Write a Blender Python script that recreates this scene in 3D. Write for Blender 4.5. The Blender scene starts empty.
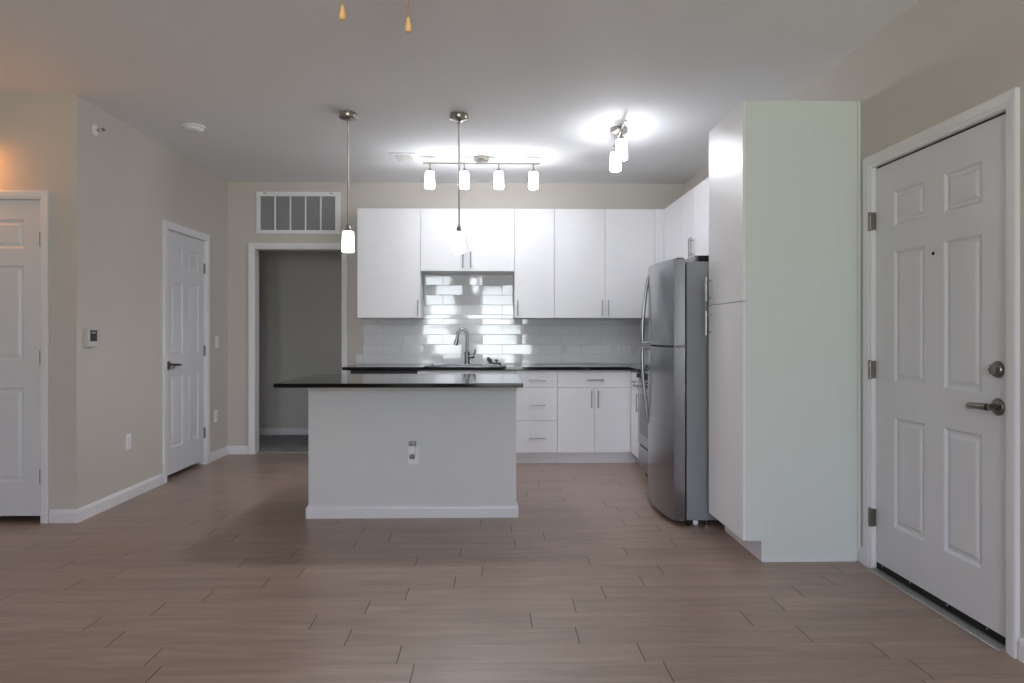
import bpy, bmesh, math, random
from mathutils import Vector, Matrix
random.seed(7)
C = bpy.context.scene
COL = C.collection
PI = math.pi

# ------------------------------------------------------------------ camera
F, YAW = 694.0, 0.02
cd = bpy.data.cameras.new('camera'); cam = bpy.data.objects.new('camera', cd); COL.objects.link(cam)
cam.location = (0, 0, 1.204)
cam.rotation_euler = (PI/2, 0, -YAW)
cd.sensor_width = 36; cd.lens = 36*F/1024
cd.shift_x = (512-505.88)/1024; cd.shift_y = (334.5-341.5)/1024
cd.clip_start = .05
C.camera = cam

# ------------------------------------------------------------------ view and world
C.view_settings.view_transform = 'Standard'
C.view_settings.look = 'None'
C.view_settings.gamma = 1
C.view_settings.use_curve_mapping = False
C.view_settings.exposure = 0.60
C.cycles.use_denoising = True
C.cycles.max_bounces = 10
C.cycles.diffuse_bounces = 6
C.cycles.sample_clamp_indirect = 4

W = bpy.data.worlds.new('daylight'); C.world = W; W.use_nodes = True
nt = W.node_tree; nt.nodes.clear()
o = nt.nodes.new('ShaderNodeOutputWorld'); bg = nt.nodes.new('ShaderNodeBackground')
tc = nt.nodes.new('ShaderNodeTexCoord'); sx = nt.nodes.new('ShaderNodeSeparateXYZ'); cr = nt.nodes.new('ShaderNodeValToRGB')
mp = nt.nodes.new('ShaderNodeMapRange'); mp.inputs[1].default_value = -1; mp.inputs[2].default_value = 1
nt.links.new(tc.outputs['Generated'], sx.inputs[0]); nt.links.new(sx.outputs[2], mp.inputs[0]); nt.links.new(mp.outputs[0], cr.inputs[0])
cr.color_ramp.elements[0].position = .42; cr.color_ramp.elements[0].color = (.92, .97, .86, 1)     # sunlit patio and lawn
cr.color_ramp.elements[1].position = .62; cr.color_ramp.elements[1].color = (.84, .93, 1.16, 1)     # overcast sky
e = cr.color_ramp.elements.new(.51); e.color = (.70, .77, .78, 1)                                  # trees
nt.links.new(cr.outputs[0], bg.inputs[0]); bg.inputs[1].default_value = 10.3
nt.links.new(bg.outputs[0], o.inputs[0])

LAMP = 21.5         # radiance of the kitchen glass shades
WIN = [(-1.56, -.86, .50, 2.45), (-.30, .72, .42, 2.45)]   # x0,x1,z0,z1 in the rear wall
YR = -2.3
for i, (a, b, c, d) in enumerate(WIN):      # portals: only guide the sampling of the real sky through the windows
    L = bpy.data.lights.new('window_portal', 'AREA'); L.shape = 'RECTANGLE'; L.size = b-a; L.size_y = d-c
    L.cycles.is_portal = True
    lo = bpy.data.objects.new('window_portal', L); COL.objects.link(lo)
    lo.location = ((a+b)/2, YR-.16, (c+d)/2); lo.rotation_euler = (PI/2, 0, 0)

# ------------------------------------------------------------------ materials
def lin(c):
    return tuple(((v/255)/12.92 if v/255 <= .04045 else ((v/255+.055)/1.055)**2.4) for v in c) + (1,)
def new_mat(name):
    m = bpy.data.materials.new(name); m.use_nodes = True
    return m, m.node_tree, m.node_tree.nodes['Principled BSDF']
def mat(name, rgb, rough=.5, metal=0., noise=0., nscale=8., bump=0., bscale=200., stretch=None, coat=0., spec=.5, rn=0.):
    m, t, b = new_mat(name)
    b.inputs['Roughness'].default_value = rough; b.inputs['Metallic'].default_value = metal
    b.inputs['Specular IOR Level'].default_value = spec
    b.inputs['Coat Weight'].default_value = coat
    c = lin(rgb)
    tc = t.nodes.new('ShaderNodeTexCoord'); mpg = t.nodes.new('ShaderNodeMapping')
    t.links.new(tc.outputs['Object'], mpg.inputs[0])
    if stretch: mpg.inputs['Scale'].default_value = stretch
    n = t.nodes.new('ShaderNodeTexNoise'); n.inputs['Scale'].default_value = nscale; n.inputs['Detail'].default_value = 5
    t.links.new(mpg.outputs[0], n.inputs['Vector'])
    r = t.nodes.new('ShaderNodeValToRGB')
    r.color_ramp.elements[0].position = .3; r.color_ramp.elements[1].position = .7
    r.color_ramp.elements[0].color = tuple(v*(1-noise) for v in c[:3]) + (1,)
    r.color_ramp.elements[1].color = tuple(min(1, v*(1+noise)) for v in c[:3]) + (1,)
    t.links.new(n.outputs['Fac'], r.inputs[0]); t.links.new(r.outputs[0], b.inputs['Base Color'])
    if rn:
        mr = t.nodes.new('ShaderNodeMapRange'); mr.inputs[3].default_value = rough-rn; mr.inputs[4].default_value = rough+rn
        t.links.new(n.outputs['Fac'], mr.inputs[0]); t.links.new(mr.outputs[0], b.inputs['Roughness'])
    if bump:
        n2 = t.nodes.new('ShaderNodeTexNoise'); n2.inputs['Scale'].default_value = bscale; n2.inputs['Detail'].default_value = 3
        t.links.new(mpg.outputs[0], n2.inputs['Vector'])
        bp = t.nodes.new('ShaderNodeBump'); bp.inputs['Strength'].default_value = bump; bp.inputs['Distance'].default_value = .002
        t.links.new(n2.outputs['Fac'], bp.inputs['Height']); t.links.new(bp.outputs[0], b.inputs['Normal'])
    return m
def emit(name, rgb, s):
    m, t, b = new_mat(name)
    b.inputs['Base Color'].default_value = (.9, .9, .9, 1); b.inputs['Roughness'].default_value = .3
    b.inputs['Emission Color'].default_value = lin(rgb); b.inputs['Emission Strength'].default_value = s
    # frosted glass glows a little unevenly along its length
    tc = t.nodes.new('ShaderNodeTexCoord'); n = t.nodes.new('ShaderNodeTexNoise'); n.inputs['Scale'].default_value = 5
    mr = t.nodes.new('ShaderNodeMapRange'); mr.inputs[3].default_value = s*.9; mr.inputs[4].default_value = s*1.1
    t.links.new(tc.outputs['Object'], n.inputs['Vector']); t.links.new(n.outputs['Fac'], mr.inputs[0])
    t.links.new(mr.outputs[0], b.inputs['Emission Strength'])
    return m

M = dict(
    wall=mat('beige_wall_paint', (204, 198, 191), .6, noise=.015, nscale=2, bump=.15, bscale=260),
    island=mat('daylit_wall_paint', (222, 223, 222), .55, noise=.012, nscale=2, bump=.15, bscale=260),  # same paint as the walls, with cooler daylight put into the colour
    hall=mat('grey_hall_paint', (206, 203, 198), .6, noise=.015, nscale=2, bump=.15, bscale=260),
    ceil=mat('ceiling_paint', (243, 244, 245), .75, noise=.01, nscale=1.5, bump=.35, bscale=120),
    trim=mat('white_trim_paint', (232, 232, 234), .3, noise=.008, nscale=3),
    door=mat('white_door_paint', (220, 221, 225), .35, noise=.012, nscale=3, bump=.12, bscale=90, stretch=(3, 3, .25)),
    cab=mat('white_cabinet_laminate', (238, 238, 241), .32, noise=.012, nscale=6, bump=.10, bscale=60, stretch=(.4, .4, 6)),
    panel=mat('tinted_side_panel_laminate', (222, 228, 223), .42, noise=.01, nscale=6, bump=.08, bscale=60, stretch=(6, 6, .4)),  # cabinet white with the dim, greenish daylight put into its colour
    steel=mat('brushed_stainless_steel', (146, 147, 151), .22, 1., noise=.03, nscale=40, stretch=(6, 6, .15), rn=.015),
    sinksteel=mat('sink_steel', (128, 130, 133), .25, 1., noise=.05, nscale=30),
    handle=mat('satin_nickel_handle', (178, 178, 178), .3, 1., noise=.04, nscale=30),
    nickel=mat('brushed_nickel', (168, 163, 155), .3, 1., noise=.05, nscale=40),
    chrome=mat('polished_chrome', (205, 205, 207), .12, 1., noise=.02),
    dnickel=mat('dark_satin_nickel', (130, 124, 118), .3, 1., noise=.08, nscale=30),
    fside=mat('grey_painted_steel', (150, 152, 155), .38, 0., noise=.03, nscale=4, bump=.2, bscale=400),
    black=mat('black_plastic', (18, 18, 19), .4, noise=.1),
    blackgl=mat('black_glass', (8, 8, 9), .06, noise=.1),
    rubber=mat('black_rubber', (12, 12, 12), .7, noise=.15),
    granite=mat('black_granite', (14, 14, 15), .07, noise=.9, nscale=220, coat=.3),
    plate=mat('plate_plastic', (221, 221, 224), .35, noise=.01),
    fsteel=mat('faucet_steel', (160, 160, 162), .2, 1., noise=.03),
    white=mat('white_plastic', (240, 240, 243), .35, noise=.01),
    ivory=mat('off_white_plastic', (205, 204, 200), .4, noise=.01),
    grout=mat('grey_grout', (196, 198, 198), .8, noise=.05, nscale=60),
    tile=mat('glossy_white_tile', (234, 235, 237), .05, noise=.01, bump=.25, bscale=9, coat=.4),
    mesh=mat('grey_filter_mesh', (140, 141, 143), .8, noise=.12, nscale=120, bump=.4, bscale=400),
    dark=mat('dark_void', (30, 30, 31), .8, noise=.1),
    carpet=mat('grey_carpet', (150, 152, 154), .95, noise=.28, nscale=14, bump=1, bscale=300),
    wood=mat('varnished_pine', (232, 184, 118), .35, noise=.12, nscale=20, stretch=(4, 4, .6)),
    brass=mat('gold_chain', (226, 190, 138), .3, 1., noise=.1),
    alum=mat('aluminium_threshold', (168, 168, 166), .4, .6, noise=.05),
    screen=mat('grey_lcd_screen', (56, 62, 66), .2, noise=.25, nscale=90),
    shade=emit('lit_frosted_glass', (247, 249, 255), LAMP),
    pshade=emit('lit_pendant_glass', (247, 249, 255), LAMP*.4),
    bulb=emit('bright_bulb', (247, 249, 255), LAMP*5.5),
    pbulb=emit('bright_pendant_bulb', (247, 249, 255), LAMP*17),
    warm=emit('lit_warm_glass', (255, 160, 66), 27.0),
    fanglass=emit('lit_fan_bowl_glass', (255, 205, 160), 3.),
    fanwood=mat('fan_blade_laminate', (120, 84, 58), .4, noise=.2, nscale=10, stretch=(.4, 6, 6)),
    clear=mat('clear_plastic_scent_bottle', (150, 152, 156), .12, noise=.2, nscale=60),
    ground=mat('outside_lawn', (96, 122, 70), .9, noise=.3, nscale=2),
)
# window glass: clear pane with a weak reflection
m, t, b = new_mat('clear_window_glass'); t.nodes.remove(b)
tr = t.nodes.new('ShaderNodeBsdfTransparent'); gl = t.nodes.new('ShaderNodeBsdfGlossy'); gl.inputs['Roughness'].default_value = .02
fr = t.nodes.new('ShaderNodeFresnel'); mx = t.nodes.new('ShaderNodeMixShader')
t.links.new(fr.outputs[0], mx.inputs[0]); t.links.new(tr.outputs[0], mx.inputs[1]); t.links.new(gl.outputs[0], mx.inputs[2])
t.links.new(mx.outputs[0], t.nodes['Material Output'].inputs[0]); M['glass'] = m

# floor: wood-look planks; UV u = plank count along the row, v = row number
m, t, b = new_mat('wood_look_plank_floor')
N, Lk = t.nodes.new, t.links.new
uv = N('ShaderNodeUVMap'); sp = N('ShaderNodeSeparateXYZ'); Lk(uv.outputs[0], sp.inputs[0])
def mth(op, a, bb=None, cc=None):
    n = N('ShaderNodeMath'); n.operation = op
    for i, v in enumerate((a, bb, cc)):
        if v is None: continue
        if isinstance(v, (int, float)): n.inputs[i].default_value = v
        else: Lk(v, n.inputs[i])
    return n.outputs[0]
fu = mth('FRACT', sp.outputs[0]); fv = mth('FRACT', sp.outputs[1])
iu = mth('FLOOR', sp.outputs[0]); iv = mth('FLOOR', sp.outputs[1])
cb = N('ShaderNodeCombineXYZ'); Lk(iu, cb.inputs[0]); Lk(iv, cb.inputs[1])
wn = N('ShaderNodeTexWhiteNoise'); wn.noise_dimensions = '2D'; Lk(cb.outputs[0], wn.inputs['Vector'])
du = mth('MINIMUM', fu, mth('SUBTRACT', 1., fu)); dv = mth('MINIMUM', fv, mth('SUBTRACT', 1., fv))
ju = mth('LESS_THAN', du, .0024)          # short end joints, clearly open
jv = mth('LESS_THAN', dv, .0075)          # tight long seams
tcn = N('ShaderNodeTexCoord'); mpg = N('ShaderNodeMapping'); mpg.inputs['Scale'].default_value = (1.0, 9, 1)
off = N('ShaderNodeVectorMath'); off.operation = 'MULTIPLY_ADD'
Lk(wn.outputs['Color'], off.inputs[0]); off.inputs[1].default_value = (9, 9, 9); Lk(tcn.outputs['Object'], off.inputs[2])
Lk(off.outputs[0], mpg.inputs[0])
n1 = N('ShaderNodeTexNoise'); n1.inputs['Scale'].default_value = 2.2; n1.inputs['Detail'].default_value = 8; n1.inputs['Roughness'].default_value = .62; n1.inputs['Distortion'].default_value = .6
Lk(mpg.outputs[0], n1.inputs['Vector'])
rp = N('ShaderNodeValToRGB'); rp.color_ramp.elements[0].position = .25; rp.color_ramp.elements[1].position = .75
rp.color_ramp.elements[0].color = lin((136, 115, 102)); rp.color_ramp.elements[1].color = lin((172, 149, 134))
Lk(n1.outputs['Fac'], rp.inputs[0])
hv = N('ShaderNodeHueSaturation'); Lk(rp.outputs[0], hv.inputs['Color'])
mr = N('ShaderNodeMapRange'); mr.inputs[3].default_value = .94; mr.inputs[4].default_value = 1.06
Lk(wn.outputs['Value'], mr.inputs[0]); Lk(mr.outputs[0], hv.inputs['Value'])
mj = N('ShaderNodeMix'); mj.data_type = 'RGBA'; mj.blend_type = 'MIX'; Lk(ju, mj.inputs[0]); Lk(hv.outputs[0], mj.inputs[6]); mj.inputs[7].default_value = lin((52, 38, 32))
mk = N('ShaderNodeMix'); mk.data_type = 'RGBA'; Lk(mth('MULTIPLY', jv, .28), mk.inputs[0]); Lk(mj.outputs[2], mk.inputs[6]); mk.inputs[7].default_value = lin((70, 52, 44))
Lk(mk.outputs[2], b.inputs['Base Color'])
rr = N('ShaderNodeMapRange'); rr.inputs[3].default_value = .27; rr.inputs[4].default_value = .42; Lk(n1.outputs['Fac'], rr.inputs[0]); Lk(rr.outputs[0], b.inputs['Roughness'])
bp = N('ShaderNodeBump'); bp.inputs['Strength'].default_value = .08; bp.inputs['Distance'].default_value = .002; Lk(n1.outputs['Fac'], bp.inputs['Height']); Lk(bp.outputs[0], b.inputs['Normal'])
b.inputs['Specular IOR Level'].default_value = .6
M['floor'] = m

# ------------------------------------------------------------------ helpers
def box(bm, x0, x1, y0, y1, z0, z1, bev=0.):
    v = [bm.verts.new(p) for p in ((x0,y0,z0),(x1,y0,z0),(x1,y1,z0),(x0,y1,z0),(x0,y0,z1),(x1,y0,z1),(x1,y1,z1),(x0,y1,z1))]
    fs = [bm.faces.new([v[i] for i in q]) for q in ((0,3,2,1),(4,5,6,7),(0,1,5,4),(1,2,6,5),(2,3,7,6),(3,0,4,7))]
    if bev:
        ed = list({e for f in fs for e in f.edges})
        bmesh.ops.bevel(bm, geom=ed, offset=bev, segments=2, affect='EDGES', profile=.6)
    return bm
def nbox(*a, **k): return box(bmesh.new(), *a, **k)
def ring_loft(bm, rings, cap=True):
    prev = None
    for r in rings:
        cur = [bm.verts.new(p) for p in r]
        if prev:
            n = len(cur)
            for i in range(n): bm.faces.new((prev[i], prev[(i+1) % n], cur[(i+1) % n], cur[i]))
        elif cap: bm.faces.new(list(reversed(cur)))
        prev = cur
    if cap: bm.faces.new(prev)
    return bm
def lathe(bm, prof, c=(0,0,0), axis='Z', n=28):
    """prof: (radius, height) pairs along the axis"""
    rings = []
    for r, h in prof:
        ring = []
        for i in range(n):
            a = 2*PI*i/n; x, y = r*math.cos(a), r*math.sin(a)
            p = {'Z': (x, y, h), 'Y': (x, h, -y), 'X': (h, x, y)}[axis]
            ring.append((p[0]+c[0], p[1]+c[1], p[2]+c[2]))
        rings.append(ring)
    return ring_loft(bm, rings)
def tube(bm, pts, r, n=12):
    """round bar through pts; r a number or a list"""
    P = [Vector(p) for p in pts]; rs = r if isinstance(r, (list, tuple)) else [r]*len(P)
    rings = []; up = None
    for i, p in enumerate(P):
        d = ((P[min(i+1, len(P)-1)] - P[max(i-1, 0)])).normalized()
        if up is None:
            up = Vector((0,0,1)) if abs(d.z) < .9 else Vector((1,0,0))
        s = d.cross(up).normalized(); up = s.cross(d).normalized()
        rings.append([tuple(p + rs[i]*(math.cos(2*PI*k/n)*s + math.sin(2*PI*k/n)*up)) for k in range(n)])
    return ring_loft(bm, rings)
def prism(bm, poly, z0, z1, axis='Z'):
    def q(a, b_, h): return {'Z': (a, b_, h), 'X': (h, a, b_), 'Y': (a, h, b_)}[axis]
    return ring_loft(bm, [[q(a, b_, z0) for a, b_ in poly], [q(a, b_, z1) for a, b_ in poly]])
def bm_get():
    return bmesh.new()
def obj(name, bm, m, parent=None, smooth=False, bevel=0., loc=None, rot=None, label=None):
    bmesh.ops.recalc_face_normals(bm, faces=bm.faces)
    me = bpy.data.meshes.new(name); bm.to_mesh(me); bm.free()
    ms = m if isinstance(m, (list, tuple)) else [m]
    for x in ms: me.materials.append(M[x])
    o = bpy.data.objects.new(name, me); COL.objects.link(o)
    if parent is not None: o.parent = parent
    if loc: o.location = loc
    if rot: o.rotation_euler = rot
    if smooth:
        for p in me.polygons: p.use_smooth = True
        md = o.modifiers.new('edges', 'EDGE_SPLIT'); md.split_angle = math.radians(35)
    if bevel:
        md = o.modifiers.new('bevel', 'BEVEL'); md.width = bevel; md.segments = 2; md.limit_method = 'ANGLE'
    if label: o['label'] = label
    return o
def thing(name, label, cat, loc=(0,0,0), rz=0., group=None):
    o = bpy.data.objects.new(name, None); COL.objects.link(o); o.empty_display_size = .1
    o.location = loc; o.rotation_euler = (0, 0, rz); o['label'] = label; o['category'] = cat
    if group: o['group'] = group
    return o
def tag(o, label, cat, group=None):
    o['label'] = label; o['category'] = cat
    if group: o['group'] = group
    return o
def struct(name, bm, m, label=None, cat=None, **k):
    o = obj(name, bm, m, **k); o['kind'] = 'structure'
    o['label'] = label; o['category'] = cat
    return o
def dup(root, loc, rz, label, group=None):
    r = root.copy(); COL.objects.link(r); r.location = loc; r.rotation_euler = (0, 0, rz); r['label'] = label
    if group: r['group'] = group
    for ch in list(root.children):
        c = ch.copy(); COL.objects.link(c); c.parent = r
        for g in list(ch.children):
            d = g.copy(); COL.objects.link(d); d.parent = c
    return r

# ------------------------------------------------------------------ dimensions
XL, XR, YB, YF, H = -2.66, 1.96, 7.04, 4.50, 2.74
XLL = -3.80       # living-room left wall
T = .12

# ------------------------------------------------------------------ floor, ceiling
ROW, Y0, PL = .1522, 2.467-.0761, .914
known = {0:.63, 1:.565, 2:.342, 3:.165, 4:.365, 5:.52, 6:.733, 7:.863, 8:.514, 9:.74, 10:.132, 11:.31, 12:.12, 13:.84, 14:.975, 15:.865, 17:.52, 19:.53}
bm = bmesh.new(); uvl = bm.loops.layers.uv.new('UVMap')
k0, k1 = -31, 31
for k in range(k0, k1):
    ya, yb = Y0+k*ROW, Y0+(k+1)*ROW
    ya = max(ya, YR-T); yb = min(yb, YB+.06)
    if yb <= ya: continue
    off_ = known.get(k, random.random()*PL)
    xa, xb = (XLL-T, XR+T)
    vs = [bm.verts.new(p) for p in ((xa,ya,0),(xb,ya,0),(xb,yb,0),(xa,yb,0))]
    f = bm.faces.new(vs)
    for l in f.loops:
        x, y, _ = l.vert.co
        l[uvl].uv = ((x-off_)/PL+20, (y-Y0)/ROW+40)
floor = struct('floor', bm, 'floor', 'brown wood-look plank floor with staggered joints across the room', 'floor')
md = floor.modifiers.new('slab', 'SOLIDIFY'); md.thickness = .05; md.offset = -1

bm = nbox(XLL-T, XR+T, YR-T, 9.0, H, H+.1)
struct('ceiling', bm, 'ceil', 'plain matte white ceiling over the whole room', 'ceiling')

# ------------------------------------------------------------------ walls
def wall_with(name, axis, pos, a0, a1, thick, holes, m, label):
    """axis 'Y': wall across X at Y=pos; axis 'X': wall along Y at X=pos. thick is signed, away from the room. holes: (a0,a1,z0,z1)"""
    bm = bmesh.new()
    def seg(a, b_, z0, z1):
        if b_-a < 1e-4 or z1-z0 < 1e-4: return
        p0, p1 = sorted((pos, pos+thick))
        if axis == 'Y': box(bm, a, b_, p0, p1, z0, z1)
        else: box(bm, p0, p1, a, b_, z0, z1)
    cur = a0
    for h in sorted(holes):
        seg(cur, h[0], 0, H); seg(h[0], h[1], 0, h[2]); seg(h[0], h[1], h[3], H); cur = h[1]
    seg(cur, a1, 0, H)
    return struct(name, bm, m, label, 'wall')
# door openings
D1 = (-3.66, -2.880, 0, 2.074)     # left front wall (x range)
D2 = (5.715, 6.500, 0, 2.074)      # left kitchen wall (y range)
D3 = (2.594, 3.530, 0, 2.066)      # entry door (y range)
OP = (-2.397, -1.507, 0, 2.074)    # hall opening (x range)
wall_with('wall_left', 'X', XL, YF, YB, -T, [D2], 'wall', 'beige wall with the white six-panel door, running back to the kitchen')
wall_with('wall_front_left', 'Y', YF, XLL-T, XL-T, T, [D1], 'wall', 'beige wall at far left around the cream six-panel door')
bm = nbox(XL-T, XL-.0001, YF, YF+.001, 0, H); bm.free()
struct('wall_corner_return', nbox(XL-T, XL-.0005, YF-.0008, YF, 0, H), 'wall', 'narrow end face of the beige wall beside the left door', 'wall')
wall_with('wall_back', 'Y', YB, XL-.9, XR+T, T, [OP], 'wall', 'beige back wall behind the white kitchen cabinets')
wall_with('wall_right', 'X', XR, YR-T, YB, T, [D3], 'wall', 'beige right wall around the white entry door')
wall_with('wall_far_left', 'X', XLL, YR-T, YF+.75, -T, [], 'wall', 'beige living area side wall outside the view')
wall_with('wall_rear', 'Y', YR, XLL-T, XR+T, -T, WIN, 'wall', 'window wall behind the viewer')
# shell behind the closed doors
struct('wall_closet_back', nbox(XLL-T, XL-T-.002, YF+.7, YF+.75, 0, H), 'hall', 'closet wall behind the left door', 'wall')
struct('wall_closet_side', nbox(XL-.9, XL-.88, YF+.751, YB+.1, 0, H), 'hall', 'closet wall behind the six-panel door', 'wall')
struct('wall_landing', nbox(XR+.5, XR+.52, 2.2, 3.9, 0, H), 'hall', 'outer wall behind the entry door', 'wall')
# hall beyond the opening
YH = 8.33
struct('wall_hall_back', nbox(-3.3, -1.0, YH, YH+T, 0, H), 'hall', 'dim grey wall seen through the open doorway', 'wall')
struct('wall_hall_left', nbox(-3.3-T, -3.3, YB+T, YH+T, 0, H), 'hall', 'side wall of the hall, left of the doorway', 'wall')
struct('wall_hall_right', nbox(-1.45, -1.45+T, YB+T, YH, 0, H), 'hall', 'side wall of the hall, right of the doorway', 'wall')
struct('floor_hall', nbox(-3.3, -1.33, YB+.065, YH, -.05, .008), 'carpet', 'grey carpet beyond the open doorway', 'carpet')
struct('trim_hall_threshold', nbox(OP[0], OP[1], YB+.055, YB+.075, 0, .011), 'alum', 'thin metal strip where carpet meets planks', 'trim')

# ------------------------------------------------------------------ baseboards, casings
BP = [(0, 0), (.014, 0), (.014, .062), (.011, .072), (.006, .080), (0, .085)]   # out, up
def baseboard(name, p, q, nrm, label):
    """p,q floor points; nrm: unit vector into the room"""
    bm = bmesh.new()
    ring_loft(bm, [[(pt[0]+nrm[0]*o_, pt[1]+nrm[1]*o_, u) for o_, u in BP] for pt in (p, q)])
    return struct(name, bm, 'trim', label, 'baseboard')
baseboard('baseboard_left', (XL, YF+.0005), (XL, D2[0]-.07), (1, 0), 'white baseboard on the left wall in front of the six-panel door')
baseboard('baseboard_left_rear', (XL, D2[1]+.07), (XL, YB), (1, 0), 'short white baseboard between six-panel door and back corner')
baseboard('baseboard_front_left', (D1[1]+.052, YF), (XL+.014, YF), (0, -1), 'short white baseboard beside the left door casing')
baseboard('baseboard_back', (XL, YB), (OP[0]-.055, YB), (0, -1), 'white baseboard left of the open doorway')
baseboard('baseboard_back_right', (OP[1]+.06, YB), (-1.32, YB), (0, -1), 'white baseboard right of the open doorway')
baseboard('baseboard_right', (XR, D3[0]-.065), (XR, YR), (-1, 0), 'white baseboard on the right wall nearer than the entry door')
baseboard('baseboard_pantry', (XR, D3[1]+.072), (XR, 3.640), (-1, 0), 'tiny white baseboard between entry door and tall panel')
baseboard('baseboard_rear', (XLL, YR), (XR, YR), (0, 1), 'white baseboard under the windows')
baseboard('baseboard_far_left', (XLL, YR), (XLL, YF), (1, 0), 'white baseboard of the living area side wall')
baseboard('baseboard_hall', (-3.3, YH), (-1.45, YH), (0, -1), 'white baseboard seen through the open doorway')

CP = [(0, 0), (0, .009), (.10, .013), (.28, .013), (.34, .016), (.86, .019), (1, .017), (1, 0)]  # across (fraction from inner), out
def casing(name, a0, a1, z1, w, place, label, w0=None, w1=None):
    """mitred three-sided casing in a local frame (x across, y=0 wall, -y to the room) then mapped by place()"""
    w0 = w if w0 is None else w0; w1 = w if w1 is None else w1
    bm = bmesh.new()
    for side in (0, 1, 2):
        rings = []
        if side == 0:
            for z, full in ((0, 0), (z1, 1)):
                rings.append([place(a0-c*w0, -d, z+(c*w if full else 0)) for c, d in CP])
        elif side == 1:
            rings = [[place(a0-c*w0, -d, z1+c*w) for c, d in CP], [place(a1+c*w1, -d, z1+c*w) for c, d in CP]]
        else:
            for z, full in ((z1, 1), (0, 0)):
                rings.append([place(a1+c*w1, -d, z+(c*w if full else 0)) for c, d in CP])
        ring_loft(bm, rings)
    return struct(name, bm, 'trim', label, 'trim')
pY = lambda pos: (lambda a, d, z: (a, pos+d, z))            # wall facing -Y
pXp = lambda pos: (lambda a, d, z: (pos-d, a, z))           # wall facing +X
pXm = lambda pos: (lambda a, d, z: (pos+d, a, z))           # wall facing -X
casing('trim_1', D1[0]+.004, D1[1]-.004, D1[3]-.004, .052, pY(YF), 'white moulded casing around the left door')
casing('trim_2', D2[0]+.004, D2[1]-.004, D2[3]-.004, .062, pXp(XL), 'white moulded casing around the six-panel door in the left wall')
casing('trim_3', D3[0]+.004, D3[1]-.004, D3[3]-.004, .060, pXm(XR), 'white moulded casing around the entry door', w1=.072)
casing('trim_4', OP[0]+.010, OP[1]-.010, OP[3]-.010, .062, pY(YB), 'white moulded casing around the open doorway', w1=.055)
def jamb(name, axis, pos, d, hole, label, t_=.006):
    bm = bmesh.new(); a0, a1, _, z1 = hole; p0, p1 = sorted((pos, pos+d))
    for (u0, u1, w0, w1) in ((a0, a0+t_, 0, z1), (a1-t_, a1, 0, z1), (a0+t_, a1-t_, z1-t_, z1)):
        if axis == 'Y': box(bm, u0, u1, p0, p1, w0, w1)
        else: box(bm, p0, p1, u0, u1, w0, w1)
    return struct(name, bm, 'trim', label, 'trim')
jamb('trim_5', 'Y', YF, T, D1, 'white jamb lining of the left door')
jamb('trim_6', 'X', XL, -T, D2, 'white jamb lining of the six-panel door in the left wall')
jamb('trim_7', 'X', XR, T, D3, 'white jamb lining of the entry door')
jamb('trim_8', 'Y', YB, T, OP, 'white jamb lining of the open doorway', .012)

# ------------------------------------------------------------------ six-panel doors
def door_bm(w, z0, z1, cols, rows):
    """face at y=0 towards -y, 40 mm thick; cols/rows: panel ranges"""
    bm = bmesh.new()
    xs = sorted({0, w, *[v for c in cols for v in c]}); zs = sorted({z0, z1, *[v for r in rows for v in r]})
    for i in range(len(xs)-1):
        for j in range(len(zs)-1):
            a, b_, c, d = xs[i], xs[i+1], zs[j], zs[j+1]
            if any(abs(a-p[0]) < 1e-6 for p in cols) and any(abs(c-r[0]) < 1e-6 for r in rows):
                prev = None
                for ins, dep in ((0, 0), (.006, .004), (.012, .010), (.024, .010), (.036, .004), (.042, .0025)):
                    cur = [bm.verts.new(p) for p in ((a+ins, dep, c+ins), (b_-ins, dep, c+ins), (b_-ins, dep, d-ins), (a+ins, dep, d-ins))]
                    if prev:
                        for k in range(4): bm.faces.new((prev[k], prev[(k+1) % 4], cur[(k+1) % 4], cur[k]))
                    prev = cur
                bm.faces.new(prev)
            else:
                bm.faces.new([bm.verts.new(p) for p in ((a, 0, c), (b_, 0, c), (b_, 0, d), (a, 0, d))])
    bmesh.ops.remove_doubles(bm, verts=bm.verts, dist=1e-5)
    q = [(0, z0), (w, z0), (w, z1), (0, z1)]
    bk = [bm.verts.new((x, .04, z)) for x, z in q]; bm.faces.new(bk)
    # side strips
    for (xa, za), (xb, zb) in zip(q, q[1:]+q[:1]):
        bm.faces.new([bm.verts.new(p) for p in ((xa, 0, za), (xb, 0, zb), (xb, .04, zb), (xa, .04, za))])
    bmesh.ops.remove_doubles(bm, verts=bm.verts, dist=1e-5)
    return bm
def hinges(parent, x, zs, side, m='dnickel', hy=-.007):
    for z in zs:
        bm = bmesh.new()
        tube(bm, [(x, hy, z-.045), (x, hy, z+.045)], .0085, 12)
        for k in (-.046, .046): lathe(bm, [(.004, -.003), (.0075, 0), (.004, .003)], (x, hy, z+k), n=12)
        box(bm, min(x, x+side*.012), max(x, x+side*.012), hy, -.0005, z-.045, z+.045)
        obj('hinge', bm, m, parent, smooth=True)
def lever(parent, x, z, sgn, m='dnickel', ln=.125, k=1.15):
    bm = lathe(bmesh.new(), [(.034, 0), (.034, -.004), (.030, -.009), (.014, -.012), (.012, -.045), (.0, -.045)], (x, 0, z), 'Y')
    r = obj('lever_rose', bm, m, parent, smooth=True)
    bm = bmesh.new()
    pts = [(x, -.045, z), (x+sgn*.03, -.050, z), (x+sgn*.07, -.052, z-.002), (x+sgn*(ln-.01), -.047, z-.004), (x+sgn*ln, -.040, z-.005)]
    tube(bm, pts, [k*v for v in (.011, .010, .0095, .010, .009)], 14)
    obj('lever_handle', bm, m, r, smooth=True)
w = D2[1]-D2[0]-.018
rows_i = [(.256, .863), (1.038, 1.647), (1.757, 1.944)]
def six(w, st, mu): 
    pw = (w-2*st-mu)/2
    return [(st, st+pw), (st+pw+mu, w-st)]
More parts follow.
